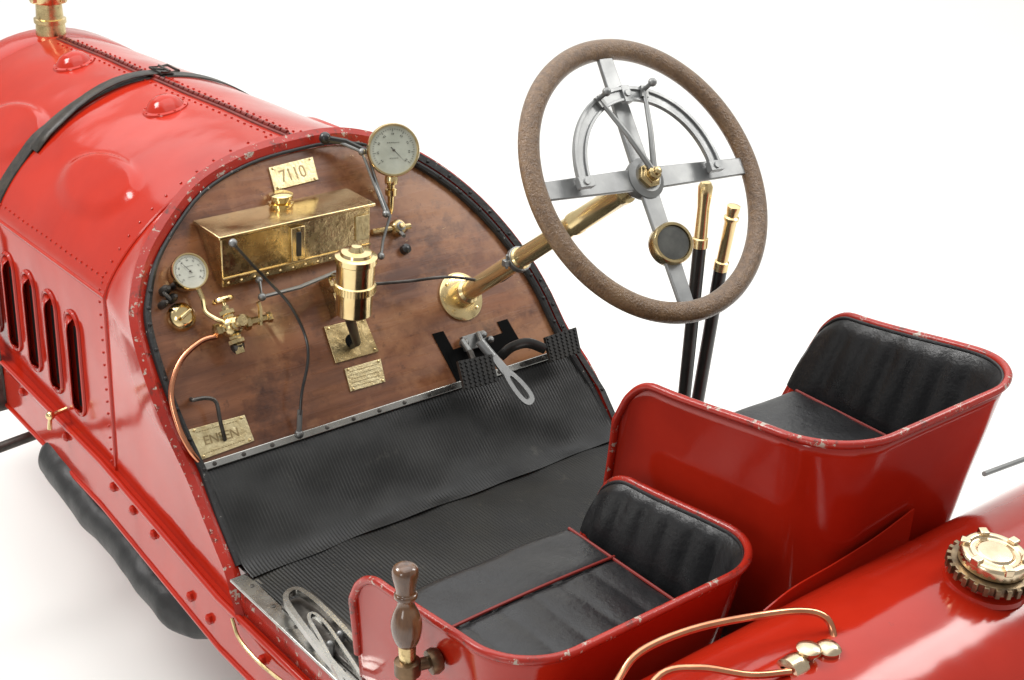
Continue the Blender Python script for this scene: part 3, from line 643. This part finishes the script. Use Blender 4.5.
# ---------------- gear gate & hand pump at left
UP=V((0,0,1))
lp=spl([onZ(a,b,.69) for a,b in((352,690),(322,655),(292,615),(286,601),(297,594),(316,606),(345,635),(366,660),(385,690))],6)
MB().band(lp,.009,.012,UP,False).build('gear_gate',STEELL,car)
lp=spl([onZ(a,b,.695) for a,b in((345,690),(320,642),(309,622),(314,617),(328,630),(350,662),(368,690))],5); MB().band(lp,.006,.008,UP,False).build('gear_gate_guide',STEELL,car)
gb_=MB().box((-.408,-.44,.675),(.06,.34,.01)).build('gate_base',DSTEEL,car,bevel=.003)
for a,b in((312,637),(330,655),(340,645)): MB().lathe(onZ(a,b,.672),(0,0,1),[(.008,0),(.008,.02),(.005,.026),(.001,.028)],8).build('bolt',STEEL,gb_)
ht=onX(405,564,-.53); hb_=onX(407,645,-.53); t=(ht-hb_).normalized(); l=(ht-hb_).length
prf=spl([V((r_,h_,0)) for r_,h_ in((.012,0),(.016,.05),(.020,.16),(.021,.28),(.0175,.40),(.012,.50),(.0115,.56),(.0155,.60),(.0155,.64),(.013,.67),(.0155,.78),(.0178,.88),(.0165,.95),(.010,.99),(.001,1.0))],4)
lv=MB().lathe(hb_,t,[(max(.0008,q.x),q.y*l) for q in prf],28).build('pump_handle',HANDW,car)
MB().tube([hb_+t*.004,hb_-t*.02,hb_-t*.2],[.0125,.0115,.010],14).build('handle_shaft',BRASSD,lv)
c=hb_-t*.035; mb=MB(); mb.lathe(c,t,[(.013,-.012),(.018,-.010),(.018,.010),(.013,.012)],20); mb.tube([c,c+V((.035,-.01,0))],.009,12); mb.lathe(c+V((.035,-.01,0)),V((1,-.2,.1)),[(.010,-.008),(.017,-.006),(.019,.002),(.016,.010),(.006,.014)],20); mb.build('handle_clamp',mat('bronze',(.22,.14,.08),.9,.35,0,c2=(.09,.06,.035),nscale=30),lv)
MB().tube([onY(984,474,-.6),onY(1060,446,-.6)],.006,8).build('brake_rod',STEEL,car)
# ---------------- studio floor
mb=MB(); rows=[]
d0=V((cf_.x,cf_.y,0)).normalized(); s0=V((d0.y,-d0.x,0))
for k in range(30):
    if k<8: a,z=-12+k*3,0
    else:
        an=(k-8)/21*PI/2; a,z=9+5*math.sin(an),5*(1-math.cos(an))
    rows.append([d0*a+s0*x+V((0,0,z)) for x in [-16+j*2 for j in range(17)]])
rows.append([p+V((0,0,5)) for p in rows[-1]])
fo=mb.grid(rows).build('floor',FLOORM,None); fo['kind']='structure'
# ---------------- lights
w=bpy.data.worlds.new('World'); SC.world=w; w.use_nodes=True; w.node_tree.nodes['Background'].inputs[0].default_value=(1,1,.985,1); w.node_tree.nodes['Background'].inputs[1].default_value=.46
def area(name,loc,tgt,sx,sy,p,col=(1,1,1)):
    l=bpy.data.lights.new(name,'AREA'); l.shape='RECTANGLE'; l.size=sx; l.size_y=sy; l.energy=p; l.color=col
    o=bpy.data.objects.new(name,l); COL.objects.link(o); o.location=loc; o.rotation_euler=(V(tgt)-V(loc)).to_track_quat('-Z','Y').to_euler(); return o
area('softbox',(-1.8,1.9,3.5),(-.1,0,.9),1.4,.9,66,(1,.98,.95))
area('softbox',(2.6,-1.2,3.4),(.2,-.2,.9),.9,1.5,48,(1,.98,.95))
area('softbox',(-3.2,-1.6,2.2),(-.3,.0,.8),.7,1.5,20,(1,.98,.96))
area('floor_lamp',(-2.6,2.2,4.2),(-2.0,1.6,0),2.0,2.0,60)
area('backdrop_lamp',tuple(d0*8+V((0,0,6.5))),tuple(d0*8),14,14,720)
area('overhead_lamp',(0,0,5.2),(0,0,0),5,5,110)
SC.view_settings.view_transform='Standard'; SC.view_settings.look='None'; SC.view_settings.exposure=0
